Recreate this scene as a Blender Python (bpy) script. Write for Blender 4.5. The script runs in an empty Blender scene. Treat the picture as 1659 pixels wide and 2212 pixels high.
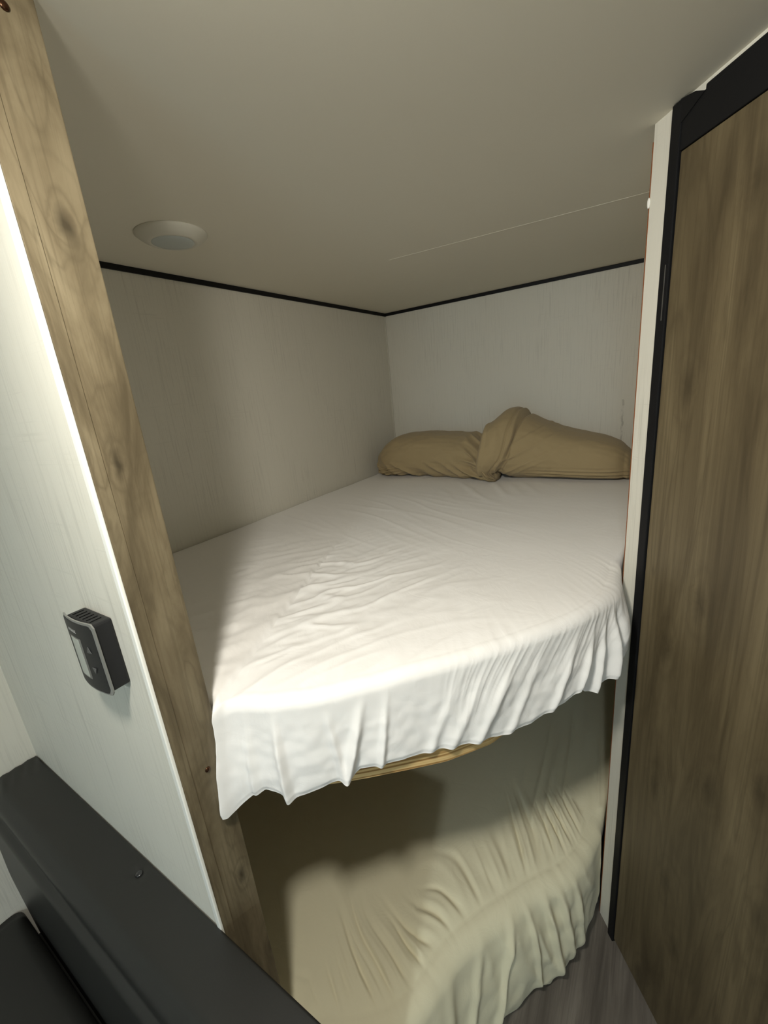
import bpy, bmesh, math, random
import numpy as np
from mathutils import Matrix, Vector

random.seed(4)
sc = bpy.context.scene
COL = sc.collection

# ------------------------------------------------------------------ camera
cam_d = bpy.data.cameras.new('camera')
cam = bpy.data.objects.new('camera', cam_d)
COL.objects.link(cam)
cam_d.sensor_fit = 'VERTICAL'
cam_d.sensor_height = 24.0
cam_d.lens = 24.0 * 904.78 / 2212.0
cam_d.clip_start = 0.02
CR = ((0.8444, 0.5275, -0.0936), (-0.0704, 0.2829, 0.9565), (0.5310, -0.8011, 0.2760))  # rows: camera axes in world
CAMPOS = (1.27629, -2.12267, 1.57993)
Mx = Matrix(((CR[0][0], CR[1][0], CR[2][0], CAMPOS[0]),
             (CR[0][1], CR[1][1], CR[2][1], CAMPOS[1]),
             (CR[0][2], CR[1][2], CR[2][2], CAMPOS[2]), (0, 0, 0, 1)))
cam.matrix_world = Mx
sc.camera = cam

# ------------------------------------------------------------------ world, light, exposure
w = bpy.data.worlds.new('world')
sc.world = w
w.use_nodes = True
w.node_tree.nodes['Background'].inputs[0].default_value = (0.75, 0.85, 1.0, 1)
w.node_tree.nodes['Background'].inputs[1].default_value = 0.02
sc.view_settings.view_transform = 'Standard'
sc.view_settings.look = 'None'
sc.view_settings.gamma = 1
sc.view_settings.exposure = -0.04
sc.view_settings.use_curve_mapping = False


def area(name, loc, size, power, color, rot=(0, 0, 0), spread=180, shape='DISK', size_y=None):
    d = bpy.data.lights.new(name, 'AREA')
    d.shape = shape
    d.size = size
    if size_y: d.size_y = size_y
    d.energy = power
    d.color = color
    d.spread = math.radians(spread)
    o = bpy.data.objects.new(name, d)
    o.location = loc
    o.rotation_euler = rot
    COL.objects.link(o)
    return o


LAMP = (1.08, -2.16)
area('lamp_light', (LAMP[0], LAMP[1], 1.935), 0.11, 13.2, (1.0, 0.963, 0.865), tuple(Vector((0.17, 0.60, -0.78)).to_track_quat('-Z', 'Y').to_euler()))
LAMP2 = (1.52, -3.9)
area('lamp_light', (LAMP2[0], LAMP2[1], 1.935), 0.12, 25, (0.90, 0.98, 0.99))
# added cool fill from the aisle end, no known source there
area('cool_fill', (1.6, -4.16, 1.25), 0.9, 3.2, (0.50, 0.84, 1.0), (math.radians(90), 0, 0), shape='RECTANGLE', size_y=1.2)

# ------------------------------------------------------------------ material helpers
def lin(r, g, b):
    f = lambda c: (c / 255 / 12.92) if c / 255 <= 0.04045 else ((c / 255 + 0.055) / 1.055) ** 2.4
    return (f(r), f(g), f(b), 1)


def mat(name, color, rough=0.6, spec=0.5, metal=0.0, emit=None):
    m = bpy.data.materials.new(name)
    m.use_nodes = True
    b = m.node_tree.nodes['Principled BSDF']
    b.inputs['Base Color'].default_value = color
    b.inputs['Roughness'].default_value = rough
    b.inputs['Specular IOR Level'].default_value = spec
    b.inputs['Metallic'].default_value = metal
    if emit:
        b.inputs['Emission Color'].default_value = emit[0]
        b.inputs['Emission Strength'].default_value = emit[1]
    return m


class NT:
    """small helper to wire node trees"""
    def __init__(s, m):
        s.m = m; s.t = m.node_tree; s.b = s.t.nodes['Principled BSDF']
        s.tc = s.t.nodes.new('ShaderNodeTexCoord')
    def mapping(s, scale, loc=(0, 0, 0), rot=(0, 0, 0)):
        n = s.t.nodes.new('ShaderNodeMapping')
        n.inputs['Scale'].default_value = scale; n.inputs['Location'].default_value = loc; n.inputs['Rotation'].default_value = rot
        s.t.links.new(s.tc.outputs['Object'], n.inputs[0]); return n.outputs[0]
    def noise(s, vec, scale=1, detail=4, rough=0.55, dist=0.0):
        n = s.t.nodes.new('ShaderNodeTexNoise')
        n.inputs['Scale'].default_value = scale; n.inputs['Detail'].default_value = detail
        n.inputs['Roughness'].default_value = rough; n.inputs['Distortion'].default_value = dist
        s.t.links.new(vec, n.inputs['Vector']); return n.outputs['Fac']
    def ramp(s, fac, stops):
        n = s.t.nodes.new('ShaderNodeValToRGB'); e = n.color_ramp.elements
        while len(e) < len(stops): e.new(0.5)
        for i, (p, c) in enumerate(stops):
            e[i].position = p; e[i].color = c if len(c) == 4 else (*c, 1)
        s.t.links.new(fac, n.inputs[0]); return n.outputs[0]
    def mix(s, fac, a, b, mode='MIX'):
        n = s.t.nodes.new('ShaderNodeMix'); n.data_type = 'RGBA'; n.blend_type = mode
        for inp, v in ((n.inputs[0], fac), (n.inputs[6], a), (n.inputs[7], b)):
            if isinstance(v, (int, float, tuple)): inp.default_value = v
            else: s.t.links.new(v, inp)
        return n.outputs[2]
    def math(s, op, a, b=0.0, c=0.0):
        n = s.t.nodes.new('ShaderNodeMath'); n.operation = op
        for inp, v in zip(n.inputs, (a, b, c)):
            if isinstance(v, (int, float)): inp.default_value = v
            else: s.t.links.new(v, inp)
        return n.outputs[0]
    def xyz(s):
        n = s.t.nodes.new('ShaderNodeSeparateXYZ'); s.t.links.new(s.tc.outputs['Object'], n.inputs[0]); return n.outputs
    def color(s, out): s.t.links.new(out, s.b.inputs['Base Color'])
    def bump(s, h, strength=0.2, dist=0.001):
        n = s.t.nodes.new('ShaderNodeBump'); n.inputs['Strength'].default_value = strength; n.inputs['Distance'].default_value = dist
        s.t.links.new(h, n.inputs['Height']); s.t.links.new(n.outputs[0], s.b.inputs['Normal'])


def g(v): return (v, v, v, 1)


def linen_panel(name, base, dark, cross=True, marks=()):
    """pale printed wall panel: fine vertical threads, faint horizontal ones. marks: (axis, pos, z0, z1, half_width)"""
    m = mat(name, base, 0.55, 0.35); n = NT(m)
    v = n.noise(n.mapping((160, 160, 5)), 1, 3, 0.6)
    v2 = n.noise(n.mapping((420, 420, 9), (3, 1, 2)), 1, 2, 0.5)
    h = n.noise(n.mapping((7, 7, 260), (1, 5, 9)), 1, 3, 0.6)
    patch = n.noise(n.mapping((5, 5, 3)), 1, 2, 0.5)
    t1 = n.ramp(v, [(0.28, g(1)), (0.47, g(0))])
    t2 = n.ramp(v2, [(0.30, g(1)), (0.42, g(0))])
    t3 = n.ramp(h, [(0.27, g(1)), (0.40, g(0))])
    pm = n.ramp(patch, [(0.40, g(0.15)), (0.62, g(1))])
    s1 = n.math('MAXIMUM', n.math('MULTIPLY', t1, 0.75), n.math('MULTIPLY', t2, 0.55))
    s1 = n.math('MAXIMUM', s1, n.math('MULTIPLY', t3, 0.5))
    s1 = n.math('MULTIPLY', n.math('MULTIPLY', s1, pm), 0.6)
    c = n.mix(s1, base, dark)
    if marks:
        x = n.xyz()
        for ax, pos, z0, z1, hw in marks:
            wob = n.math('MULTIPLY', n.math('SUBTRACT', n.noise(n.mapping((0, 0, 25)), 1, 2), 0.5), hw * 5)
            dx = n.math('ABSOLUTE', n.math('SUBTRACT', n.math('ADD', x[ax], wob), pos))
            a = n.math('LESS_THAN', dx, hw)
            b1 = n.math('GREATER_THAN', x[2], z0); b2 = n.math('LESS_THAN', x[2], z1)
            k = n.math('MULTIPLY', n.math('MULTIPLY', a, b1), b2)
            spot = n.ramp(n.noise(n.mapping((60, 60, 30)), 1, 3), [(0.35, g(0.1)), (0.6, g(0.75))])
            c = n.mix(n.math('MULTIPLY', k, spot), c, dark)
    n.color(c)
    n.bump(n.math('ADD', v, n.math('MULTIPLY', h, 0.5)), 0.10, 0.0008)
    return m


def wood_grain(name, c0, c1, c2, axis=2, scale=1.0, knots=0.55, seed=0.0, rough=0.5, knot_scale=(9, 9, 3.2), spec=0.3, along=4.0, stretch=1.6, contrast=1.0):
    m = mat(name, c1, rough, spec); n = NT(m)
    st = [22 * scale] * 3; st[axis] = stretch * scale
    fi = [260 * scale] * 3; fi[axis] = along * scale
    broad = n.noise(n.mapping(tuple(st), (seed, seed * 2, seed * 3)), 1, 5, 0.6, 0.9)
    fine = n.noise(n.mapping(tuple(fi), (seed + 4, 1, 2)), 1, 3, 0.6)
    kn = n.t.nodes.new('ShaderNodeTexVoronoi'); kn.feature = 'F1'; kn.voronoi_dimensions = '2D'
    p = n.xyz(); wob = n.noise(n.mapping((30, 30, 30), (seed, 0, 0)), 1, 3, 0.6)
    cx = n.t.nodes.new('ShaderNodeCombineXYZ')
    n.t.links.new(n.math('ADD', n.math('MULTIPLY', p[1], knot_scale[1]), n.math('MULTIPLY', wob, 0.25)), cx.inputs[0])
    n.t.links.new(n.math('ADD', n.math('MULTIPLY', p[2], knot_scale[2]), seed), cx.inputs[1])
    n.t.links.new(cx.outputs[0], kn.inputs['Vector']); kn.inputs['Scale'].default_value = 1
    kdist = kn.outputs['Distance']
    kd = n.ramp(kdist, [(0.02, g(1)), (0.13, g(0))])
    halo = n.math('MULTIPLY', n.ramp(n.math('PINGPONG', n.math('MULTIPLY', kdist, 11.0), 1.0), [(0.0, g(1)), (0.4, g(0))]), n.ramp(kdist, [(0.12, g(0.5)), (0.5, g(0))]))
    rings = n.t.nodes.new('ShaderNodeTexWave'); rings.wave_type = 'RINGS'
    swirl = n.noise(n.mapping(tuple(x * 0.5 for x in st), (seed + 8, 2, 1)), 1, 3, 0.5, 2.0)
    r2 = n.math('PINGPONG', n.math('MULTIPLY', swirl, 9.0), 1.0)
    c = n.ramp(broad, [(0.5 - 0.2 / contrast, c0), (0.5, c1), (0.5 + 0.22 / contrast, c2)])
    c = n.mix(n.math('MULTIPLY', n.ramp(r2, [(0.0, g(1)), (0.25, g(0))]), 0.35), c, c0)
    c = n.mix(n.math('MULTIPLY', n.ramp(fine, [(0.38, g(1)), (0.5, g(0))]), 0.30), c, c0)
    c = n.mix(n.math('MULTIPLY', halo, knots), c, c0)
    kc = n.mix(0.5, c0, (0, 0, 0, 1))
    c = n.mix(n.math('MULTIPLY', kd, knots), c, kc)
    n.color(c)
    n.bump(fine, 0.12, 0.0006)
    n.t.nodes.remove(rings)
    return m


def cloth(name, color, weave=0.15, rough=0.9, crease=0.0, crease_scale=25):
    m = mat(name, color, rough, 0.15); n = NT(m)
    m.node_tree.nodes['Principled BSDF'].inputs['Sheen Weight'].default_value = 0.12
    m.node_tree.nodes['Principled BSDF'].inputs['Sheen Roughness'].default_value = 0.6
    f = n.noise(n.mapping((900, 900, 900)), 1, 2, 0.5)
    if crease:
        a = n.noise(n.mapping((crease_scale,) * 3), 1, 4, 0.55, 1.4)
        r = n.math('ABSOLUTE', n.math('SUBTRACT', a, 0.5))
        r = n.ramp(r, [(0.0, g(0)), (0.12, g(1))])
        h = n.math('ADD', n.math('MULTIPLY', r, crease), n.math('MULTIPLY', f, weave))
    else:
        h = n.math('MULTIPLY', f, weave)
    n.bump(h, 0.5, 0.0015)
    return m


PANEL = linen_panel('pale_wall_panel', lin(221, 217, 205), lin(178, 174, 163), marks=((1, -0.42, 1.185, 1.275, 0.0016),))
PANEL_BACK = linen_panel('pale_back_panel', lin(221, 217, 205), lin(178, 174, 163), marks=((0, 1.155, 1.27, 1.45, 0.004),))
CEIL = mat('ceiling_board', lin(226, 221, 205), 0.6, 0.3)
_n = NT(CEIL); _n.bump(_n.noise(_n.mapping((220, 220, 220)), 1, 3, 0.6), 0.10, 0.0006)
BLACKTRIM = mat('black_trim', lin(18, 18, 20), 0.55, 0.25)
POSTWOOD = wood_grain('light_brown_knotty_wood', lin(84, 74, 56), lin(113, 101, 79), lin(134, 122, 98), seed=3.3, scale=0.9, knots=0.85, knot_scale=(16, 13, 5.5), stretch=5.5)
DOORWOOD = wood_grain('brown_door_wood', lin(70, 60, 43), lin(98, 86, 64), lin(118, 105, 80), seed=7.1, scale=0.62, knots=0.45, rough=0.45, knot_scale=(8, 9, 2.6), along=2.0, stretch=2.6, contrast=1.0)
FLOORM = wood_grain('grey_plank_vinyl', lin(82, 76, 70), lin(104, 97, 90), lin(124, 117, 109), axis=1, seed=1.7, scale=0.9, knots=0.1, rough=0.5)
PLY = wood_grain('raw_plywood', lin(150, 110, 62), lin(190, 152, 98), lin(206, 172, 120), axis=0, seed=2.0, scale=1.0, knots=0.0, rough=0.8)
PLYRED = mat('reddish_ply_edge', lin(140, 84, 48), 0.8, 0.2)
BRIGHT = mat('white_corner_bead', lin(246, 245, 238), 0.35, 0.5)
WHITESHEET = cloth('white_sheet_cotton', lin(236, 233, 230), 0.10, crease=0.22, crease_scale=13)
CREAMSHEET = cloth('cream_sheet_cotton', lin(224, 217, 188), 0.10, crease=0.30, crease_scale=12)
KHAKI = cloth('khaki_pillow_cotton', lin(164, 145, 110), 0.10, crease=0.25, crease_scale=12)
CORE = mat('mattress_ticking', lin(190, 190, 186), 0.9, 0.2)
VINYL = mat('black_vinyl', lin(38, 38, 36), 0.42, 0.45)
_n = NT(VINYL); _n.bump(_n.noise(_n.mapping((380, 380, 380)), 1, 3, 0.6), 0.25, 0.0005)
BLACKPL = mat('black_plastic', lin(26, 26, 28), 0.45, 0.4)
BEZEL = mat('smoky_clear_bezel', lin(120, 120, 116), 0.25, 0.6)
LCD = mat('grey_green_lcd', lin(172, 176, 168), 0.25, 0.6)
LCDFRAME = mat('lcd_surround', lin(92, 92, 90), 0.3, 0.6)
PRINT = mat('grey_print', lin(150, 150, 148), 0.5, 0.3)
CHROME = mat('screw_metal', lin(200, 196, 186), 0.25, 0.5, 1.0)
DARKSCREW = mat('bronze_screw', lin(82, 56, 40), 0.25, 0.5, 0.9)
WHITEPL = mat('white_lamp_plastic', lin(212, 209, 196), 0.4, 0.5)
LENS = mat('frosted_lens', lin(186, 194, 192), 0.3, 0.5)
CAULK = mat('white_caulk', lin(240, 238, 232), 0.5, 0.4)
LAMPGLOW = mat('lit_lamp_lens', lin(255, 250, 235), 0.4, 0.2, 0, ((1, 0.95, 0.85, 1), 4.0))

# ------------------------------------------------------------------ mesh helpers
def obj(name, bm, m, parent=None, smooth=False, kind=None):
    me = bpy.data.meshes.new(name)
    if isinstance(bm, bmesh.types.BMesh):
        bmesh.ops.recalc_face_normals(bm, faces=bm.faces)
        bm.to_mesh(me); bm.free()
    else:
        me.from_pydata(*bm)
    me.materials.append(m)
    if smooth:
        me.polygons.foreach_set('use_smooth', [True] * len(me.polygons))
    me.update()
    o = bpy.data.objects.new(name, me)
    COL.objects.link(o)
    if parent: o.parent = parent
    if kind: o['kind'] = kind
    return o


def tag(o, label, cat, group=None):
    o['label'] = label; o['category'] = cat
    if group: o['group'] = group
    return o


def thing(name, label, cat, loc=(0, 0, 0)):
    o = bpy.data.objects.new(name, None); COL.objects.link(o)
    o.location = loc; o.empty_display_size = 0.1
    return tag(o, label, cat)


def box(bm, x0, x1, y0, y1, z0, z1, bev=0.0, seg=2):
    vs = [bm.verts.new((x, y, z)) for x in (x0, x1) for y in (y0, y1) for z in (z0, z1)]
    q = [(0, 1, 3, 2), (4, 6, 7, 5), (0, 4, 5, 1), (2, 3, 7, 6), (0, 2, 6, 4), (1, 5, 7, 3)]
    fs = [bm.faces.new([vs[i] for i in f]) for f in q]
    if bev:
        es = list({e for f in fs for e in f.edges})
        bmesh.ops.bevel(bm, geom=es, offset=bev, segments=seg, profile=0.6, affect='EDGES')
    return vs


def bx(*a, **k):
    bm = bmesh.new(); box(bm, *a, **k); return bm


def prism(pts, z0, z1, bev=0.0):
    """closed outline in xy extruded in z"""
    bm = bmesh.new()
    a = [bm.verts.new((p[0], p[1], z0)) for p in pts]; b = [bm.verts.new((p[0], p[1], z1)) for p in pts]
    bm.faces.new(a); bm.faces.new(list(reversed(b)))
    for i in range(len(pts)):
        j = (i + 1) % len(pts); bm.faces.new((a[i], a[j], b[j], b[i]))
    return bm


def oriented(bm, M):
    bmesh.ops.transform(bm, matrix=M, verts=bm.verts); return bm


def shift(bm, parent):
    """put a world-space mesh into its parent's space (parents are unrotated empties)"""
    bmesh.ops.translate(bm, vec=-Vector(parent.location), verts=bm.verts); return bm


# angled wall frame: t along the wall, d = depth (+ towards the aisle), z up
AO = Vector((1.271, -1.138, 0)); AT = Vector((0.615, -0.788, 0)).normalized(); AN = Vector((-AT.y, AT.x, 0)) * -1
if AN.y > 0: AN = -AN
AM = Matrix(((AT.x, AN.x, 0, AO.x), (AT.y, AN.y, 0, AO.y), (0, 0, 1, 0), (0, 0, 0, 1)))

# ------------------------------------------------------------------ the setting
H = 1.98
YP = -1.909      # aisle face of the partition
XP = 0.742       # end of the partition
S = 'structure'
obj('floor', bx(-0.05, 2.7, -4.2, 0.05, -0.04, 0), FLOORM, kind=S)
obj('ceiling', bx(-0.05, 2.7, -4.2, 0.05, H, H + 0.04), CEIL, kind=S)
obj('wall_left', bx(-0.05, 0, -4.2, 0.05, 0, H), PANEL, kind=S)
obj('wall_back', bx(0, 2.7, 0, 0.05, 0, H), PANEL_BACK, kind=S)
obj('wall_rear', bx(0, 2.7, -4.25, -4.2, 0, H), DOORWOOD, kind=S)
obj('wall_right', bx(2.65, 2.7, -4.2, 0, 0, H), DOORWOOD, kind=S)
obj('wall_bunk_side', bx(1.25, 1.28, -1.075, 0, 0, H), PANEL, kind=S)
obj('wall_partition', bx(0, XP - 0.008, YP, -1.838, 0, H), PANEL, kind=S)
wa = bmesh.new()
box(wa, -0.05, 0.0, -0.03, 0, 0, H)
box(wa, 0.0, 1.75, -0.03, 0, 1.925, H)
box(wa, 0.80, 1.75, -0.03, 0, 0, 1.925)
obj('wall_angled', oriented(wa, AM), PANEL, kind=S)

# invented window frame and glowing sheet, added to house the cool fill
wf = bmesh.new()
for a_ in ((1.10, 2.10, 0.58, 0.65), (1.10, 2.10, 1.85, 1.92), (1.10, 1.15, 0.58, 1.92), (2.05, 2.10, 0.58, 1.92)):
    box(wf, a_[0], a_[1], -4.2, -4.175, a_[2], a_[3], bev=0.003)
wn = obj('added_fill_frame', wf, BLACKTRIM, kind=S)
obj('fill_pane', bx(1.15, 2.05, -4.199, -4.19, 0.65, 1.85), mat('fill_pane_glow', (0.5, 0.6, 0.65, 1), 0.3, 0.3, 0, ((0.5, 0.84, 1.0, 1), 0.6)), wn)

# knotty timber cap on the partition end, with corner bead and screws
tp = obj('trim_1', bx(XP - 0.008, XP, YP + 0.004, -1.8375, 0, H, bev=0.0012), POSTWOOD, kind=S)
obj('corner_strip', bx(XP - 0.002, XP + 0.0010, YP + 0.0032, YP + 0.019, 0, H - 0.002, bev=0.0005), POSTWOOD, tp)
cb = obj('corner_bead', bx(XP - 0.0085, XP + 0.0018, YP - 0.0022, YP + 0.0030, 0, H - 0.001, bev=0.0018, seg=3), BRIGHT, tp)
for z in (1.058, 1.953):
    bm = bmesh.new()
    bmesh.ops.create_uvsphere(bm, u_segments=20, v_segments=12, radius=0.0042)
    bmesh.ops.scale(bm, vec=(0.55, 1, 1), verts=bm.verts)
    bmesh.ops.translate(bm, vec=(XP + 0.0005, -1.866, z), verts=bm.verts)
    sco = obj('screw', bm, DARKSCREW, tp, smooth=True)

# black trims between nook walls and ceiling
def chan(name, a, b, m, wdt=0.012, dep=0.006):
    bm = bmesh.new(); box(bm, min(a[0], b[0]), max(a[0], b[0]), min(a[1], b[1]), max(a[1], b[1]), min(a[2], b[2]), max(a[2], b[2]), bev=0.0015)
    return obj(name, bm, m, kind=S)
chan('trim_2', (0, -1.837, H - 0.0155), (0.006, 0, H), BLACKTRIM)
chan('trim_3', (0.0, -0.006, H - 0.0145), (1.196, 0, H), BLACKTRIM)
# slim corner bead where the nook walls meet
chan('trim_4', (0, -0.009, 1.10), (0.003, 0, H - 0.016), PANEL)
# faint ceiling joint batten
bm = prism([(0.52, -0.812), (1.232, -0.757), (1.232, -0.752), (0.52, -0.807)], H - 0.0005, H + 0.001)
obj('trim_5', bm, CEIL, kind=S)
# brown raw edge beside the white strip, caulk
bm = bx(-0.0535, -0.0495, -0.020, -0.0005, 0, 1.955)
obj('trim_6', oriented(bm, AM), PLYRED, kind=S)
bm = bmesh.new(); bmesh.ops.create_uvsphere(bm, u_segments=16, v_segments=10, radius=0.004)
bmesh.ops.scale(bm, vec=(0.8, 0.5, 2.2), verts=bm.verts); bmesh.ops.translate(bm, vec=(-0.0515, 0.001, 1.862), verts=bm.verts)
cau = obj('caulk', oriented(bm, AM), CAULK, bpy.data.objects['trim_6'], smooth=True)
cau['label'] = 'small white caulk blob'

# door in the angled wall: black frame, brown slab
dr = bpy.data.objects.new('door_1', None); COL.objects.link(dr); dr['kind'] = S
def part_a(name, bm, m, smooth=False):
    return obj(name, oriented(bm, AM), m, dr, smooth)
fr = bmesh.new()
box(fr, -0.001, 0.0205, -0.03, 0.008, 0.0, H - 0.001, bev=0.002)
box(fr, 0.019, 0.80, -0.03, 0.006, 1.908, 1.966, bev=0.002); box(fr, 0.060, 0.80, -0.03, 0.004, 1.955, 1.974, bev=0.003)
box(fr, 0.775, 0.80, -0.03, 0.008, 0.0, 1.93, bev=0.002)
part_a('door_frame', fr, BLACKTRIM)
# sloped filler block at the top corner of the frame
fb = bmesh.new()
a = [fb.verts.new((x, -0.01, z)) for x, z in ((0.017, 1.9795), (0.046, 1.9735), (0.064, 1.964), (0.017, 1.945))]
b = [fb.verts.new((x, 0.0075, z)) for x, z in ((0.017, 1.9795), (0.046, 1.9735), (0.064, 1.964), (0.017, 1.945))]
fb.faces.new(a); fb.faces.new(b[::-1])
for i in range(4): fb.faces.new((a[i], a[(i + 1) % 4], b[(i + 1) % 4], b[i]))
part_a('corner_block', fb, BLACKTRIM)
part_a('door_panel', bx(0.0215, 0.773, -0.028, 0.004, 0.014, 1.907, bev=0.002), DOORWOOD)
hg = part_a('hinge_plate', bx(0.0125, 0.0142, 0.0075, 0.0088, 1.655, 1.745), mat('dull_hinge_metal', lin(112, 110, 106), 0.4, 0.5, 0.6))
hg['label'] = 'thin grey metal hinge strip'

# ------------------------------------------------------------------ numpy noise
def perlin(x, y, seed=0):
    rs = np.random.RandomState(seed); perm = rs.permutation(256); ang = rs.rand(256) * 2 * np.pi
    gx, gy = np.cos(ang), np.sin(ang)
    xi = np.floor(x).astype(int); yi = np.floor(y).astype(int); xf = x - xi; yf = y - yi
    u = xf * xf * xf * (xf * (xf * 6 - 15) + 10); v = yf * yf * yf * (yf * (yf * 6 - 15) + 10)
    def gr(ix, iy, dx, dy):
        h = perm[(perm[ix % 256] + iy) % 256]; return gx[h] * dx + gy[h] * dy
    n00 = gr(xi, yi, xf, yf); n10 = gr(xi + 1, yi, xf - 1, yf); n01 = gr(xi, yi + 1, xf, yf - 1); n11 = gr(xi + 1, yi + 1, xf - 1, yf - 1)
    return (n00 * (1 - u) + n10 * u) * (1 - v) + (n01 * (1 - u) + n11 * u) * v
def ridge(x, y, seed, sharp=0.18):
    n = perlin(x, y, seed); return np.exp(-(n / sharp) ** 2)
def sstep(a, b, x):
    t = np.clip((x - a) / (b - a), 0, 1); return t * t * (3 - 2 * t)


def catmull(P, n=24):
    P = [np.array(p, float) for p in P]; Q = [2 * P[0] - P[1]] + P + [2 * P[-1] - P[-2]]; out = []
    for i in range(1, len(Q) - 2):
        for k in range(n):
            t = k / n
            out.append(0.5 * (2 * Q[i] + (Q[i + 1] - Q[i - 1]) * t + (2 * Q[i - 1] - 5 * Q[i] + 4 * Q[i + 1] - Q[i + 2]) * t * t + (3 * Q[i] - Q[i - 1] - 3 * Q[i + 1] + Q[i + 2]) * t ** 3))
    out.append(P[-1]); return np.array(out)


FRONT = [(0.751, -1.847), (0.768, -1.820), (0.835, -1.783), (0.885, -1.742), (0.96, -1.664), (1.038, -1.577), (1.096, -1.507), (1.153, -1.430), (1.200, -1.352), (1.228, -1.265), (1.236, -1.18), (1.2345, -1.10)]


def resample(P, n):
    s = np.r_[0, np.cumsum(np.linalg.norm(np.diff(P, axis=0), axis=1))]
    q = np.linspace(0, s[-1], n); return np.c_[np.interp(q, s, P[:, 0]), np.interp(q, s, P[:, 1])], q


def grid_faces(nu, nv):
    i = np.arange(nu - 1)[:, None] * nv + np.arange(nv - 1)[None, :]
    return np.stack([i, i + nv, i + nv + 1, i + 1], -1).reshape(-1, 4)


def make_sheet(front, zt, hem, topwr, drapewr, nu_front=820, nv_top=330, nv_side=150, edge_r=0.022, side=0.006, back_dip=0.018):
    """fan grid from the back-left corner: boundary = left wall end, partition side, curved front, right side"""
    F = catmull(front)
    x0, y0 = F[0]; x1, y1 = F[-1]
    Fs, sq = resample(F, nu_front); L = sq[-1]
    A, _ = resample(np.array([(0.006, -1.0), (0.006, YP + 0.080), (XP + 0.001, YP + 0.080)]), 130)
    A0, _ = resample(np.array([(0.006, -0.02), (0.006, -1.0)]), 60)
    B, _ = resample(np.array([(x1, y1 + 0.006), (1.24, -0.9), (1.24, -0.006)]), 120)
    P = np.vstack([A0[:-1], A[:-1], Fs, B[1:]])
    nl = len(A0) + len(A) - 2
    s = np.r_[np.full(nl, 0.0), sq, np.full(len(B) - 1, L)]
    isf = np.r_[np.zeros(nl), np.ones(nu_front), np.zeros(len(B) - 1)]
    # outward normals
    T = np.gradient(P, axis=0); T /= np.linalg.norm(T, axis=1)[:, None] + 1e-9
    N = np.c_[T[:, 1], -T[:, 0]] * 1.0
    # smooth the normals a little
    for _ in range(14):
        N[1:-1] = (N[:-2] + N[1:-1] * 2 + N[2:]) / 4
    bl = (sstep(0.0, 0.10, s) * isf)[:, None]
    Nf = N.copy()
    N = np.where((isf[:, None] > 0.5), N * bl + np.array([0, -1.0]) * (1 - bl), N)
    N /= np.linalg.norm(N, axis=1)[:, None]
    nu = len(P); O = np.array([0.012, -0.010])
    d0 = np.hypot(P[:, 0] - x0, P[:, 1] - y0); d1 = np.hypot(P[:, 0] - x1, P[:, 1] - y1)
    ef = np.where(isf > 0.5, 1.0, np.exp(-(np.minimum(d0, d1) / 0.06) ** 2))
    v = np.linspace(0, 1, nv_top) ** 0.62
    E = P - N * edge_r * (0.3 + 0.7 * ef)[:, None]            # where the rounded edge begins
    X = O[0] + (E[:, 0:1] - O[0]) * v; Y = O[1] + (E[:, 1:2] - O[1]) * v
    dist = np.hypot(E[:, 0] - O[0], E[:, 1] - O[1])[:, None] * (1 - v)   # distance to the front edge along the fan
    Z = zt + topwr(X, Y, dist, s[:, None] + 0 * X, ef[:, None] + 0 * X)
    # soft fall next to the walls
    for dd in (X, -Y, 1.243 - X + 0 * X):
        Z = Z - back_dip * np.exp(-(np.maximum(dd, 0) / 0.022) ** 1.3) * (0.5 if dd is not X else 1)
    # rounded edge + drape
    k = np.linspace(0, 1, nv_side + 1)[1:]
    ne = 26
    hz = hem(s) * isf + (zt - 0.07) * (1 - isf)
    XS, YS, ZS = [], [], []
    t1 = np.linspace(0, 1, ne + 1)[1:] * math.pi / 2
    er = edge_r * (0.3 + 0.7 * ef)
    zedge = Z[:, -1]
    for t in t1:
        off = er * math.sin(t); dz = er * (1 - math.cos(t))
        XS.append(E[:, 0] + N[:, 0] * off); YS.append(E[:, 1] + N[:, 1] * off); ZS.append(zedge - dz)
    zz0 = ZS[-1].copy()
    for kk in k:
        XS.append(P[:, 0].copy()); YS.append(P[:, 1].copy()); ZS.append(zz0 + (hz - zz0) * kk)
    XS = np.array(XS).T; YS = np.array(YS).T; ZS = np.array(ZS).T
    depth = np.maximum(zt - ZS, 0)
    kn = np.r_[np.zeros(ne), k][None, :] + 0 * XS
    o = drapewr(s[:, None] + 0 * XS, depth, kn) * isf[:, None]
    XS += N[:, 0:1] * o; YS += N[:, 1:2] * o
    Xa = np.hstack([X, XS]); Ya = np.hstack([Y, YS]); Za = np.hstack([Z, ZS])
    nv = Xa.shape[1]
    verts = np.stack([Xa, Ya, Za], -1).reshape(-1, 3)
    faces = grid_faces(nu, nv)
    return verts, faces


def np_obj(name, verts, faces, m, parent=None):
    me = bpy.data.meshes.new(name)
    me.vertices.add(len(verts)); me.vertices.foreach_set('co', np.asarray(verts, np.float32).ravel())
    nf, k = faces.shape
    me.loops.add(nf * k); me.loops.foreach_set('vertex_index', faces.astype(np.int32).ravel())
    me.polygons.add(nf); me.polygons.foreach_set('loop_start', np.arange(nf, dtype=np.int32) * k)
    me.polygons.foreach_set('loop_total', np.full(nf, k, np.int32))
    me.polygons.foreach_set('use_smooth', np.ones(nf, bool))
    me.update(calc_edges=True); me.validate()
    me.materials.append(m)
    o = bpy.data.objects.new(name, me); COL.objects.link(o)
    if parent: o.parent = parent
    return o


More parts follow.
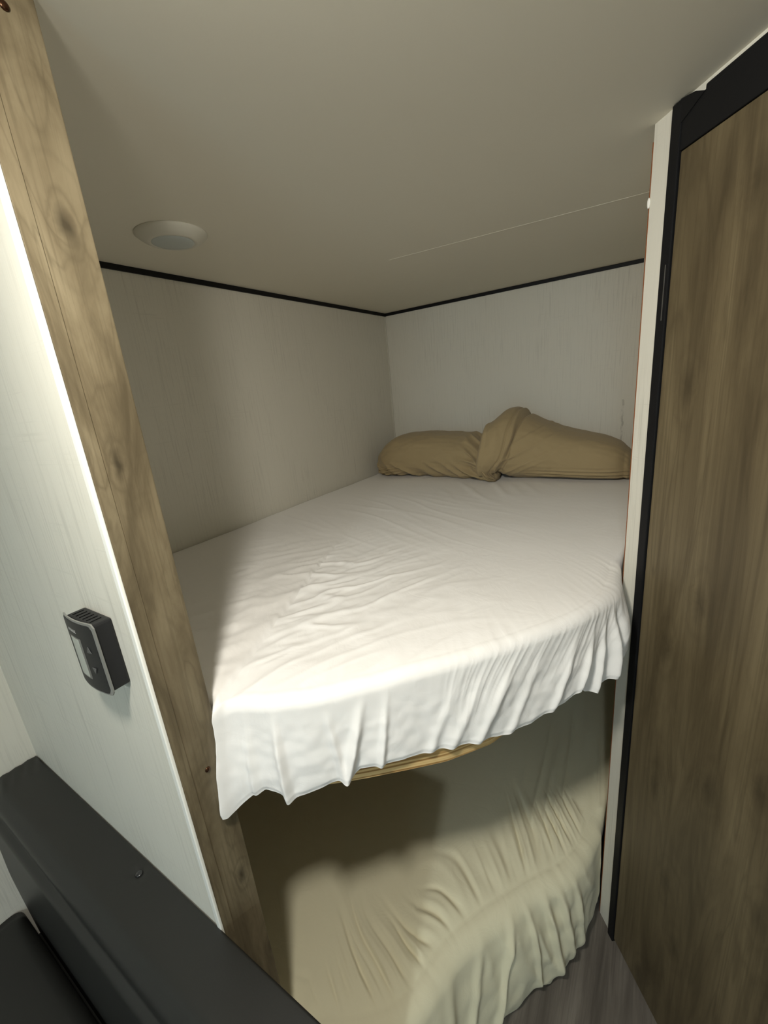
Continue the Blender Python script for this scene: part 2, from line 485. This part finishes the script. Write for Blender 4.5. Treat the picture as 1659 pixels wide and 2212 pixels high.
def outline(inset=0.0, n=90):
    F, _ = resample(catmull(FRONT), n)
    T = np.gradient(F, axis=0); T /= np.linalg.norm(T, axis=1)[:, None]; N = np.c_[T[:, 1], -T[:, 0]]
    F = F - N * inset
    x0, y0 = F[0]; i = inset
    pts = [(i + 0.002, -i - 0.002), (i + 0.002, -1.826 + i * 0.6)] + [tuple(p) for p in F] + [(1.238 - i * .5, -i - 0.002)]
    return pts[::-1]

# ------------------------------------------------------------------ upper bunk
ZT = 1.157
pl = thing('bunk_platform', 'curved raw plywood bunk board under the white sheeted mattress', 'bunk', (0.6, -0.9, 0.948))
PLYEDGE = mat('layered_ply_edge', lin(186, 150, 96), 0.7, 0.3)
_n = NT(PLYEDGE); _w = _n.noise(_n.mapping((3, 3, 190)), 1, 2, 0.5)
_n.color(_n.ramp(_w, [(0.38, lin(140, 104, 58)), (0.5, lin(196, 160, 104)), (0.62, lin(214, 184, 130))]))
_F, _q = resample(catmull(FRONT[1:]), 90)
_T = np.gradient(_F, axis=0); _T /= np.linalg.norm(_T, axis=1)[:, None]
_F = _F - np.c_[_T[:, 1], -_T[:, 0]] * np.interp(_q, [0, 0.1, 0.2, 0.33, 0.42, 0.50, 0.6, 0.9], [0.030, 0.030, 0.018, 0.003, 0.006, 0.028, 0.040, 0.012])[:, None]
bm = prism(([(0.003, -0.003), (0.003, -1.826), (0.735, -1.826)] + [tuple(p) for p in _F] + [(1.238, -0.003)])[::-1], 0.952, 0.988)
obj('board', shift(bm, pl), PLYEDGE, pl)
bm = bmesh.new(); box(bm, 0.02, 1.235, -0.04, -0.005, 0.905, 0.948); obj('support_cleat', shift(bm, pl), PLY, pl)
bm = bmesh.new(); box(bm, 0.003, 0.035, -1.82, -0.05, 0.905, 0.948); obj('support_cleat', shift(bm, pl), PLY, pl)

um = thing('bunk_mattress', 'upper bunk mattress in a white wrinkled sheet draped over its curved front', 'mattress', (0.6, -0.9, 0.99))
obj('mattress_core', shift(prism(outline(0.035), 0.990, ZT - 0.03), um), CORE, um)

HS = [(-0.02, 0.968), (-0.005, 0.961), (0.006, 0.966), (0.03, 0.984), (0.048, 0.990), (0.062, 0.984), (0.078, 0.972), (0.09, 0.972), (0.117, 0.978), (0.15, 0.986), (0.178, 0.986), (0.187, 0.988), (0.2, 0.998), (0.305, 0.992), (0.381, 0.986), (0.447, 0.975),
      (0.517, 0.976), (0.546, 0.984), (0.598, 0.988), (0.636, 1.002), (0.655, 0.984), (0.68, 0.974), (0.72, 0.985), (0.76, 0.98), (0.80, 1.0), (0.85, 1.02), (0.93, 1.03)]
hem_u = lambda s: np.interp(s - 0.012, [a for a, _ in HS], [b for _, b in HS])


def top_u(X, Y, d, s, f):
    # big soft undulation
    z = 0.0035 * perlin(X * 3, Y * 3, 1) + 0.0012 * perlin(X * 9, Y * 9, 2)
    # crumpled area near the front left
    m1 = np.exp(-(((X - 0.62) / 0.30) ** 2 + ((Y + 1.52) / 0.27) ** 2))
    a = math.radians(62)
    u = X * math.cos(a) + Y * math.sin(a); w_ = -X * math.sin(a) + Y * math.cos(a)
    wx = 0.35 * perlin(X * 5, Y * 5, 5)
    z += 0.0050 * m1 * (ridge(u * 4 + wx, w_ * 15 + wx * 2, 3, 0.12) + 0.6 * ridge(u * 7 + wx, w_ * 26, 4, 0.16))
    z += 0.0016 * m1 * perlin(X * 42, Y * 42, 6)
    m1b = np.exp(-(((X - 0.66) / 0.13) ** 2 + ((Y + 1.70) / 0.14) ** 2))
    z += 0.0032 * m1b * ridge(u * 7 + wx, w_ * 30 + wx, 21, 0.20)
    # long faint folds across the middle and by the pillows
    m2 = np.exp(-(((X - 0.45) / 0.4) ** 2 + ((Y + 0.95) / 0.3) ** 2))
    z += 0.0016 * m2 * ridge(X * 3 + wx, Y * 14 + X * 6, 8, 0.14)
    m3 = 1.5 * np.exp(-(((X - 0.75) / 0.20) ** 2 + ((Y + 0.52) / 0.16) ** 2))
    a3 = math.radians(-62)
    z += 0.0035 * m3 * ridge((X * math.cos(a3) + Y * math.sin(a3)) * 2.5, (-X * math.sin(a3) + Y * math.cos(a3)) * 9, 9, 0.15)
    m4 = np.exp(-(((X - 0.95) / 0.35) ** 2 + ((Y + 1.42) / 0.12) ** 2))
    z += 0.0016 * m4 * ridge(X * 12 + Y * 3, Y * 3, 10, 0.16)
    # pull lines next to the front edge
    pl_ = np.exp(-d / 0.05) * f
    z += pl_ * 0.0010 * ridge(s * 34, d * 5, 11, 0.3)
    z -= 0.006 * np.exp(-d / 0.03) * f
    # slightly raised crown in the middle
    z += 0.004 * np.exp(-(((X - 0.6) / 0.5) ** 2 + ((Y + 0.9) / 0.7) ** 2))
    return z


def drape_u(s, dp, k):
    s = s - 0.012
    g0 = sstep(0.0, 0.10, dp)
    slant = s + 0.75 * dp * sstep(0.28, 0.45, s)      # folds lean to the left towards the hem
    amp = np.interp(s, [0, 0.1, 0.2, 0.33, 0.42, 0.9], [0.7, 0.7, 0.8, 0.7, 1.0, 1.1])
    wv = 0.10 * perlin(s * 9, dp * 9, 31)
    o = 0.0035 * g0 * amp * perlin(slant * 24 + wv, dp * 4, 32)
    o += 0.009 * sstep(0.02, 0.13, dp) * amp * perlin(slant * 11 + wv * 2, dp * 3.0, 33)
    o += 0.0007 * sstep(0.0, 0.03, dp) * sstep(0.16, 0.05, dp) * sstep(0.3, 0.42, s) * (ridge(slant * 62, dp * 4, 34, 0.22) - 0.3)
    # named folds: position, lean, width, height
    for s0, ln, wd_, hh in ((0.034, 0.02, 0.006, 0.006), (0.078, 0.03, 0.007, 0.013), (0.155, 0.10, 0.006, 0.006), (0.225, -0.28, 0.008, 0.013), (0.262, -0.18, 0.006, 0.007),
                            (0.395, -0.45, 0.010, 0.004), (0.45, -0.55, 0.011, 0.005), (0.51, -0.6, 0.012, 0.006), (0.57, -0.55, 0.010, 0.004), (0.65, -0.5, 0.010, 0.007), (0.695, -0.4, 0.008, 0.008), (0.725, -0.25, 0.008, 0.010), (0.752, -0.12, 0.010, 0.013)):
        c = s0 + ln * dp
        o += hh * sstep(0.015, 0.12, dp) * np.exp(-((s - c) / wd_) ** 2)
    o += 0.0018 * perlin(s * 45, dp * 45, 35) * g0
    o += 0.010 * sstep(0.02, 0.16, dp) * np.interp(s, [0, 0.02, 0.1, 0.9], [0.6, 1.1, 0.6, 0.7])
    # bellied lobe at the right end, over the white wall strip
    o += 0.024 * np.exp(-((s - 0.80) / 0.075) ** 2) * np.sin(np.clip(dp / 0.19, 0, 1) * math.pi * 0.85)
    o -= 0.010 * np.exp(-((s - 0.765) / 0.012) ** 2) * sstep(0.02, 0.08, dp)
    # hem turned slightly under
    o += 0.014 * np.exp(-((s + 0.01) / 0.02) ** 2) * sstep(0.03, 0.2, dp)
    o -= 0.002 * sstep(0.93, 1.0, k)
    return o


v_, f_ = make_sheet(FRONT, ZT, hem_u, top_u, drape_u)
v_ = v_ - np.array(um.location)
sh = np_obj('fitted_sheet', v_, f_, WHITESHEET, um)

# ------------------------------------------------------------------ lower bunk
ZL = 0.34
lb = thing('floor_mattress', 'lower bunk mattress in a cream gathered sheet reaching down to the floor', 'mattress', (0.6, -0.9, 0.0))
obj('mattress_core', shift(prism(outline(0.15), 0.0, ZL - 0.04), lb), CORE, lb)
FRONT_L = [(0.751, -1.847), (0.775, -1.822), (0.850, -1.780), (0.920, -1.715), (0.952, -1.650), (0.974, -1.564), (1.018, -1.475), (1.058, -1.414), (1.104, -1.346), (1.172, -1.262), (1.210, -1.185), (1.2300, -1.10)]
FLOOR_L = catmull([(0.78, -1.86), (0.87, -1.78), (0.96, -1.645), (1.034, -1.490), (1.086, -1.400), (1.149, -1.301), (1.195, -1.217), (1.234, -1.134), (1.240, -1.05)])
_FL, _sl = resample(catmull(FRONT_L), 60)
GAP_L = np.array([max(0.035, np.min(np.linalg.norm(FLOOR_L - p, axis=1))) for p in _FL])
GAP_L *= 1 - 0.95 * sstep(_sl[-1] - 0.24, _sl[-1] - 0.08, _sl); GAP_L[0] = 0.0
gap_l = lambda s: np.interp(s, _sl, GAP_L)
hem_l = lambda s: 0.004 + 0.0 * s


def top_l(X, Y, d, s, f):
    z = 0.004 * perlin(X * 3, Y * 3, 41)
    c = np.interp(s, [0, 0.3, 0.42, 0.52, 0.65, 0.9], [0.85, 0.8, 0.5, 0.2, -0.15, -0.2])
    q = s + c * d
    amp = np.interp(s, [0.0, 0.1, 0.2, 0.3, 0.42, 0.55, 0.7, 0.9], [0.3, 0.8, 1.1, 1.1, 0.9, 1.0, 1.0, 1.0])
    reach = 0.15 + 0.16 * perlin(q * 9, q * 0 + 0.3, 43)
    env = np.exp(-(d / np.maximum(reach, 0.04)) ** 4) * sstep(-0.01, 0.06, d) * f
    wv = 0.25 * perlin(X * 7, Y * 7, 42)
    z -= 0.0085 * env * amp * ridge(q * 22 + wv, d * 2.2, 44, 0.13)
    z += 0.0045 * env * amp * ridge(q * 30 + wv, d * 2.0, 45, 0.2)
    z -= 0.012 * np.exp(-d / 0.03) * f
    # long pulls towards the right end
    m = np.exp(-(((X - 1.12) / 0.12) ** 2 + ((Y + 0.95) / 0.30) ** 2))
    z += 0.006 * m * (ridge(X * 26 + Y * 2, Y * 1.6, 46, 0.16) - 0.2)
    return z


def drape_l(s, dp, k):
    dp = dp * 1.3
    g0 = sstep(0.0, 0.14, dp)
    amp = np.interp(s, [0, 0.2, 0.3, 0.5, 0.62, 0.9], [0.6, 0.7, 0.6, 0.8, 1.2, 1.3])
    sl = s - 0.20 * dp
    o = 0.014 * g0 * amp * perlin(sl * 7, dp * 3.5, 51)
    o += 0.005 * g0 * amp * (ridge(sl * 11, dp * 3, 55, 0.12))
    o += 0.004 * g0 * amp * perlin(s * 20 + dp * 8, dp * 14, 53)
    # long crease running from the ridge to the floor, and the fan at the right end
    for s0, ln, wd_, hh in ((0.56, -0.25, 0.010, 0.012), (0.60, 0.05, 0.008, 0.010), (0.655, 0.10, 0.010, 0.016), (0.70, 0.10, 0.010, 0.014), (0.75, 0.08, 0.010, 0.012), (0.47, -0.30, 0.014, 0.008), (0.36, -0.2, 0.018, 0.008)):
        o += hh * g0 * np.exp(-((s - s0 - ln * dp) / wd_) ** 2) * sstep(1.0, 0.7, k)
    o += 0.014 * np.sin(np.clip(dp / (ZL * 1.3), 0, 1) * math.pi) * (0.6 + 0.8 * perlin(s * 5, dp * 0, 54))
    # drawn in towards the floor
    o *= 1 - 0.6 * sstep(_sl[-1] - 0.2, _sl[-1] - 0.02, s)
    o += gap_l(s) * np.sin(np.clip(dp / (ZL * 1.3), 0, 1) * math.pi / 2) ** 0.9
    o -= 0.008 * sstep(0.85, 1.0, k)
    return o


v_, f_ = make_sheet(FRONT_L, ZL, hem_l, top_l, drape_l, nv_side=200, edge_r=0.036, back_dip=0.012)
v_ = v_ - np.array(lb.location)
np_obj('fitted_sheet', v_, f_, CREAMSHEET, lb)

# ------------------------------------------------------------------ pillows (lofted along x)
def pillow(name, label, xs, secs, folds, hemx=None, nx=330, nr=260, origin=(0, 0, 0)):
    """secs: (x, y_front, y_back, z_top, z_bottom, p) cross-sections; superellipse rings"""
    S_ = np.array(secs); xq = np.linspace(0, 1, nx)
    # cluster samples at the ends
    xq = 0.5 - 0.5 * np.cos(xq * math.pi); X0 = S_[0, 0] + (S_[-1, 0] - S_[0, 0]) * xq
    def ip(c):
        # smooth monotone-ish interpolation through the sections
        xs_ = S_[:, 0]; ys = S_[:, c]
        m = np.gradient(ys, xs_); i = np.clip(np.searchsorted(xs_, X0) - 1, 0, len(xs_) - 2)
        h = xs_[i + 1] - xs_[i]; t = (X0 - xs_[i]) / h
        return (2 * t ** 3 - 3 * t ** 2 + 1) * ys[i] + (t ** 3 - 2 * t ** 2 + t) * h * m[i] + (-2 * t ** 3 + 3 * t ** 2) * ys[i + 1] + (t ** 3 - t ** 2) * h * m[i + 1]
    yf, yb, zt_, zb, pw = (ip(c) for c in range(1, 6))
    th = np.linspace(0, 2 * math.pi, nr, endpoint=False)
    ct, st = np.cos(th), np.sin(th)
    V = np.zeros((nx, nr, 3))
    for i in range(nx):
        p = pw[i]; cy = (yf[i] + yb[i]) / 2; ry = (yb[i] - yf[i]) / 2; cz = zb[i] + (zt_[i] - zb[i]) * 0.42
        e = 2 / p
        y = cy - ry * np.sign(ct) * np.abs(ct) ** e
        z = np.where(st > 0, cz + (zt_[i] - cz) * np.abs(st) ** e, cz - (cz - zb[i]) * np.abs(st) ** e)
        V[i, :, 0] = X0[i]; V[i, :, 1] = y; V[i, :, 2] = z
    X = V[:, :, 0].copy(); TH = np.broadcast_to(th, (nx, nr))
    d, dx = folds(X, TH, V)
    cyl = ((yf + yb) / 2)[:, None]; czl = (zb + (zt_ - zb) * 0.42)[:, None]
    ny = V[:, :, 1] - cyl; nz = V[:, :, 2] - czl; L = np.hypot(ny, nz) + 1e-6
    V[:, :, 1] += ny / L * d; V[:, :, 2] += nz / L * d; V[:, :, 0] += dx
    zmin = ZT + 0.0055
    V[:, :, 2] = np.where(V[:, :, 2] < zmin, zmin + (V[:, :, 2] - zmin) * 0.05, V[:, :, 2])
    verts = V.reshape(-1, 3) - np.array(origin)
    i = np.arange(nx - 1)[:, None] * nr; j = np.arange(nr)[None, :]; j2 = (j + 1) % nr
    fc = np.stack([i + j, i + nr + j, i + nr + j2, i + j2], -1).reshape(-1, 4)
    # end caps
    c0 = verts[:nr].mean(0); c1 = verts[-nr:].mean(0)
    n0 = len(verts); verts = np.vstack([verts, c0, c1])
    jj = np.arange(nr); j3 = (jj + 1) % nr
    cap0 = np.stack([np.full(nr, n0), jj, j3, j3], -1); base = (nx - 1) * nr
    cap1 = np.stack([np.full(nr, n0 + 1), base + j3, base + jj, base + jj], -1)
    me = bpy.data.meshes.new(name)
    faces = [tuple(f) for f in fc] + [tuple(f[:3]) for f in cap0] + [tuple(f[:3]) for f in cap1]
    me.from_pydata([tuple(v) for v in verts], [], faces)
    me.polygons.foreach_set('use_smooth', [True] * len(me.polygons)); me.update()
    me.materials.append(KHAKI)
    o = bpy.data.objects.new(name, me); COL.objects.link(o); o.location = origin
    return tag(o, label, 'pillow', 'khaki pillows at the head of the upper bunk')


def folds_l(X, TH, V):
    z = V[:, :, 2] - ZT; y = V[:, :, 1]
    d = 0.006 * perlin(X * 8, TH * 2, 61) + 0.0035 * perlin(X * 24, TH * 6, 62)
    # slanted pulls on the lower front
    fr_ = sstep(0.12, 0.04, z) * (y < -0.2)
    d = d + fr_ * 0.016 * (ridge(X * 9 + z * 14, z * 4, 63, 0.13) - 0.3)
    # gathered right end
    e = sstep(0.50, 0.66, X)
    d = d + e * 0.020 * (ridge(TH * 2.4 + X * 3, X * 7, 64, 0.15) - 0.4) - 0.016 * np.exp(-(((X - 0.615) / 0.022) ** 2 + ((z - 0.115) / 0.018) ** 2)) * (y < -0.2) - 0.012 * np.exp(-(((X - 0.60) / 0.015) ** 2 + ((z - 0.06) / 0.03) ** 2)) * (y < -0.2)
    # bottom corner pleats at the left
    e2 = np.exp(-(((X - 0.15) / 0.07) ** 2 + ((z - 0.03) / 0.022) ** 2)) * (y < -0.2)
    d = d + e2 * 0.008 * np.sin(z * 560 + X * 30)
    return d, 0


def seam_x(z):
    # slanted, curling hem line on the front of the right pillow
    return np.interp(z, [0.0, 0.03, 0.05, 0.10, 0.16, 0.27], [0.60, 0.655, 0.725, 0.757, 0.768, 0.80])


def folds_r(X, TH, V):
    z = V[:, :, 2] - ZT; y = V[:, :, 1]
    d = 0.005 * perlin(X * 7, TH * 2, 71) + 0.0025 * perlin(X * 22, TH * 6, 72)
    sx = seam_x(z)
    # the open hem of the pillowcase flares left of the seam
    fl = sstep(0.012, -0.002, X - sx)
    d = d + 0.016 * fl + 0.008 * fl * sstep(0.0, -0.07, X - sx) + 0.010 * fl * perlin(X * 28 + z * 6, z * 9, 74) - 0.006 * np.exp(-((X - sx + 0.020 + 0.006 * np.sin(z * 40)) / 0.004) ** 2)
    d = d - 0.013 * np.exp(-((X - sx - 0.007) / 0.006) ** 2)
    # pulls radiating from the hem
    m = np.exp(-np.maximum(X - sx, 0) / 0.09) * (X > sx)
    d = d + m * 0.011 * (ridge(z * 18 - X * 9, X * 2, 73, 0.13) - 0.3)
    m2 = np.exp(-((z - 0.03) / 0.02) ** 2) * sstep(0.8, 0.9, X) * (y < -0.15)
    d = d + m2 * 0.004 * np.sin(z * 420 + X * 12)
    dx = -0.012 * fl * np.sin(np.clip(z / 0.27, 0, 1) * math.pi * 2.2)
    return d, dx


pb = ZT + 0.003
pillow('pillow', 'flatter khaki pillow in the back corner, left of the two on the white bed', None,
       [(0.050, -0.245, -0.215, pb + 0.055, pb + 0.030, 2.0), (0.057, -0.280, -0.16, pb + 0.090, pb + 0.010, 2.1), (0.093, -0.335, -0.10, pb + 0.140, pb - 0.002, 2.5), (0.15, -0.362, -0.060, pb + 0.184, pb - 0.003, 2.8),
        (0.24, -0.368, -0.045, pb + 0.203, pb - 0.003, 2.8), (0.38, -0.368, -0.045, pb + 0.203, pb - 0.003, 2.8), (0.50, -0.385, -0.055, pb + 0.196, pb - 0.003, 2.5), (0.585, -0.405, -0.08, pb + 0.188, pb - 0.003, 2.3),
        (0.65, -0.415, -0.15, pb + 0.135, pb - 0.002, 2.0), (0.695, -0.415, -0.25, pb + 0.045, pb + 0.0, 2.0), (0.715, -0.395, -0.33, pb + 0.020, pb + 0.004, 2.0)], folds_l, origin=(0.4, -0.2, ZT))
pillow('pillow', 'taller khaki pillow with an open folded pillowcase hem, overlapping the flatter one', None,
       [(0.652, -0.405, -0.32, pb + 0.185, pb + 0.055, 2.4), (0.656, -0.412, -0.28, pb + 0.203, pb + 0.040, 2.6), (0.680, -0.418, -0.19, pb + 0.226, pb + 0.032, 2.6), (0.72, -0.412, -0.100, pb + 0.256, pb + 0.024, 2.5), (0.755, -0.400, -0.060, pb + 0.272, pb + 0.006, 2.5), (0.81, -0.385, -0.040, pb + 0.268, pb - 0.003, 2.5),
        (0.88, -0.370, -0.035, pb + 0.232, pb - 0.003, 2.6), (0.97, -0.360, -0.035, pb + 0.196, pb - 0.003, 2.7), (1.06, -0.350, -0.045, pb + 0.172, pb - 0.003, 2.8), (1.14, -0.338, -0.060, pb + 0.150, pb - 0.003, 2.7),
        (1.185, -0.31, -0.085, pb + 0.122, pb - 0.002, 2.5), (1.214, -0.265, -0.13, pb + 0.082, pb + 0.004, 2.1), (1.221, -0.22, -0.17, pb + 0.055, pb + 0.025, 2.0)], folds_r, origin=(0.95, -0.2, ZT))

# ------------------------------------------------------------------ dome light on the nook ceiling (off)
dl = thing('dome_light', 'small round white dome light, switched off, on the ceiling above the bunk', 'light', (0.285, -1.412, H))
def lathe(prof, seg=64, c=(0, 0)):
    bm = bmesh.new(); rings = []
    for r, z in prof:
        rings.append([bm.verts.new((c[0] + r * math.cos(2 * math.pi * i / seg), c[1] + r * math.sin(2 * math.pi * i / seg), z)) for i in range(seg)])
    for a, b in zip(rings, rings[1:]):
        for i in range(seg):
            j = (i + 1) % seg; bm.faces.new((a[i], a[j], b[j], b[i]))
    bm.faces.new(rings[0]); bm.faces.new(rings[-1][::-1]); return bm
obj('base_ring', lathe([(0.080, 0.0), (0.080, -0.002), (0.074, -0.007), (0.066, -0.013), (0.056, -0.018), (0.050, -0.019), (0.047, -0.018)]), WHITEPL, dl, smooth=True)
obj('lens', lathe([(0.0485, -0.016), (0.0475, -0.018), (0.044, -0.0195), (0.030, -0.0212), (0.015, -0.022), (0.003, -0.0222)]), LENS, dl, smooth=True)

# lit lamps over the aisle (outside the photograph, the light of the room)
for (lx, ly), lab in ((LAMP, 'round lit ceiling lamp nearest the bunks'), (LAMP2, 'round lit ceiling lamp further back along the aisle')):
    lp = thing('aisle_lamp', lab, 'light', (lx, ly, H))
    obj('lamp_ring', lathe([(0.075, 0.0), (0.075, -0.010), (0.066, -0.026), (0.060, -0.026), (0.060, -0.012)]), WHITEPL, lp, smooth=True)
    obj('lamp_lens', lathe([(0.059, -0.012), (0.057, -0.024), (0.03, -0.028), (0.004, -0.029)]), LAMPGLOW, lp, smooth=True)

# ------------------------------------------------------------------ thermostat on the partition
tx0, tx1, tz0, tz1 = 0.612, 0.690, 1.226, 1.330
th = thing('thermostat', 'black wall thermostat with a grey display on the pale partition', 'thermostat', ((tx0 + tx1) / 2, YP, (tz0 + tz1) / 2))
bm = bx(tx0 + 0.002, tx1 - 0.001, YP - 0.024, YP, tz0 + 0.002, tz1 - 0.002, bev=0.003)
obj('case', shift(bm, th), BLACKPL, th)
# vent slots on the top
bm = bmesh.new()
for i in range(6):
    x = tx0 + 0.012 + i * 0.010
    box(bm, x, x + 0.0012, YP - 0.020, YP - 0.006, tz1 - 0.0025, tz1 - 0.0014)
obj('vent_slots', shift(bm, th), mat('slot_black', lin(8, 8, 8), 0.8, 0.1), th)
# bowed front plate
def bowed(x0, x1, z0, z1, off, thick, bow, zb=0.004, nx=24, nz=12, r=0.007):
    bm = bmesh.new(); cx = (x0 + x1) / 2; hw = (tx1 - tx0) / 2 + 0.003; c0 = (tx0 + tx1) / 2
    def yy(x): return YP - off + bow * ((x - c0) / hw) ** 2 * 1.0 - bow
    gv = []
    for k, t in enumerate((0, thick)):
        row = []
        for i in range(nx + 1):
            x = x0 + (x1 - x0) * i / nx
            # rounded corners
            dxe = min(x - x0, x1 - x); cut = 0
            if dxe < r: cut = r - math.sqrt(max(r * r - (r - dxe) ** 2, 0))
            row.append([bm.verts.new((x, yy(x) - t, z0 + cut + (z1 - z0 - 2 * cut) * j / nz)) for j in range(nz + 1)])
        gv.append(row)
    for k in (0, 1):
        for i in range(nx):
            for j in range(nz):
                bm.faces.new((gv[k][i][j], gv[k][i + 1][j], gv[k][i + 1][j + 1], gv[k][i][j + 1]))
    for i in range(nx):
        for j in (0, nz):
            bm.faces.new((gv[0][i][j], gv[0][i + 1][j], gv[1][i + 1][j], gv[1][i][j]))
    for j in range(nz):
        for i in (0, nx):
            bm.faces.new((gv[0][i][j], gv[0][i][j + 1], gv[1][i][j + 1], gv[1][i][j]))
    bmesh.ops.remove_doubles(bm, verts=bm.verts, dist=1e-6)
    return bm
bz = obj('bezel', shift(bowed(tx0 - 0.004, tx1 + 0.004, tz0 - 0.002, tz1 + 0.002, 0.0235, 0.0018, 0.0045, r=0.006), th), BEZEL, th)
obj('front_face', shift(bowed(tx0 - 0.0025, tx1 - 0.0005, tz0 + 0.0005, tz1 - 0.0015, 0.0252, 0.0006, 0.0045, r=0.006), th), BLACKPL, th)
obj('display_surround', shift(bowed(tx0 + 0.013, tx0 + 0.045, tz0 + 0.016, tz1 - 0.026, 0.0258, 0.0004, 0.0045, r=0.002), th), LCDFRAME, th)
obj('display', shift(bowed(tx0 + 0.015, tx0 + 0.039, tz0 + 0.018, tz1 - 0.028, 0.0262, 0.0003, 0.0045, r=0.001), th), LCD, th)
def arrow(zc, up, xc=None):
    xc = xc or tx0 + 0.060
    hw = 0.0045; hz = 0.0045 * (1 if up else -1)
    hwf = (tx1 - tx0) / 2 + 0.003; c0 = (tx0 + tx1) / 2
    yy = lambda x: YP - 0.0262 + 0.0045 * ((x - c0) / hwf) ** 2 - 0.0045
    bm = bmesh.new(); P = ((xc - hw, zc - hz), (xc + hw, zc - hz), (xc, zc + hz))
    a = [bm.verts.new((x, yy(x), z)) for x, z in P]; b = [bm.verts.new((x, yy(x) - 0.0006, z)) for x, z in P]
    bm.faces.new(a); bm.faces.new(b[::-1])
    for i in range(3): bm.faces.new((a[i], a[(i + 1) % 3], b[(i + 1) % 3], b[i]))
    return bm
AM_ = mat('arrow_grey', lin(84, 84, 84), 0.4, 0.4)
obj('arrow_button', shift(arrow(tz0 + 0.066, True), th), AM_, th)
obj('arrow_button', shift(arrow(tz0 + 0.034, False), th), AM_, th)
# unreadable maker's lettering: small strokes in a row
bm = bmesh.new()
hwf = (tx1 - tx0) / 2 + 0.003; c0 = (tx0 + tx1) / 2
yy = lambda x: YP - 0.0257 + 0.0045 * ((x - c0) / hwf) ** 2 - 0.0045
xx = tx0 + 0.014
for wdt in (0.0034, 0.0030, 0.0040, 0.0030, 0.0024, 0.0024, 0.0032, 0.0034):
    zc = tz1 - 0.0165
    y = yy(xx)
    box(bm, xx, xx + 0.0008, y - 0.0006, y, zc - 0.0021, zc + 0.0021)
    box(bm, xx, xx + wdt - 0.001, y - 0.0006, y, zc + 0.0013, zc + 0.0021)
    box(bm, xx, xx + wdt - 0.001, y - 0.0006, y, zc - 0.0021, zc - 0.0013)
    xx += wdt
obj('lettering', shift(bm, th), PRINT, th)

# ------------------------------------------------------------------ black vinyl bench
so = thing('bench_seat', 'black vinyl dinette bench against the pale partition wall', 'bench', (0.58, -2.2, 0))
def extrude_profile(prof, x0, x1, nx=120, bulge=None):
    bm = bmesh.new(); rings = []
    for i in range(nx + 1):
        x = x0 + (x1 - x0) * i / nx
        rings.append([bm.verts.new((x, *(bulge(x, y, z) if bulge else (y, z)))) for y, z in prof])
    for a, b in zip(rings, rings[1:]):
        for i in range(len(prof)):
            j = (i + 1) % len(prof); bm.faces.new((a[i], a[j], b[j], b[i]))
    bm.faces.new(rings[0]); bm.faces.new(rings[-1][::-1]); return bm
def rounded(P, r, n=6):
    out = []
    m = len(P)
    for i in range(m):
        p = np.array(P[i], float); a = np.array(P[i - 1], float); b = np.array(P[(i + 1) % m], float)
        rr = r[i] if isinstance(r, (list, tuple)) else r
        da = (a - p) / np.linalg.norm(a - p); db = (b - p) / np.linalg.norm(b - p)
        rr = min(rr, np.linalg.norm(a - p) * 0.45, np.linalg.norm(b - p) * 0.45)
        s_, e_ = p + da * rr, p + db * rr
        for k in range(n + 1):
            t = k / n; out.append(tuple((1 - t) ** 2 * s_ + 2 * t * (1 - t) * p + t * t * e_))
    return out
def dense(P, step=0.008):
    out = []
    for i in range(len(P)):
        a = np.array(P[i]); b = np.array(P[(i + 1) % len(P)]); n = max(1, int(np.linalg.norm(b - a) / step))
        for k in range(n): out.append(tuple(a + (b - a) * k / n))
    return out
XE = 0.985
BUT = (0.532, -1.931)
def back_bulge(x, y, z):
    if z > 0.74 and y < YP - 0.004:
        dpt = 0.007 * math.exp(-(((x - BUT[0]) / 0.013) ** 2 + ((y - BUT[1]) / 0.010) ** 2))
        # wrinkled corner by the left wall
        wr = 0.0025 * math.exp(-(((x - 0.03) / 0.03) ** 2)) * math.sin(y * 260 + x * 70)
        z = z - dpt + wr
    return (y, z)
prof = dense(rounded([(YP - 0.001, 0.30), (YP - 0.001, 0.775), (-1.992, 0.777), (-2.016, 0.745), (-2.014, 0.715), (-2.028, 0.700), (-2.034, 0.52), (-2.03, 0.30)], [0.004, 0.005, 0.014, 0.012, 0.004, 0.012, 0.03, 0.004]), 0.006)
obj('backrest', shift(extrude_profile(prof, 0.004, XE, 200, back_bulge), so), VINYL, so, smooth=True)
prof = dense(rounded([(-2.036, 0.27), (-2.040, 0.412), (-2.36, 0.418), (-2.55, 0.40), (-2.55, 0.27)], [0.01, 0.03, 0.05, 0.05, 0.02]), 0.02)
obj('seat_cushion', shift(extrude_profile(prof, 0.004, XE, 40), so), VINYL, so, smooth=True)
obj('bench_base', shift(bx(0.004, XE - 0.02, -2.50, YP - 0.001, 0.0, 0.30), so), VINYL, so)
bm = bmesh.new(); bmesh.ops.create_uvsphere(bm, u_segments=24, v_segments=12, radius=0.0065)
bmesh.ops.scale(bm, vec=(1, 1, 0.45), verts=bm.verts); bmesh.ops.translate(bm, vec=(BUT[0], BUT[1], 0.7715), verts=bm.verts)
bt = obj('tuft_button', shift(bm, so), mat('shiny_black_button', lin(40, 40, 42), 0.12, 0.9), so, smooth=True)
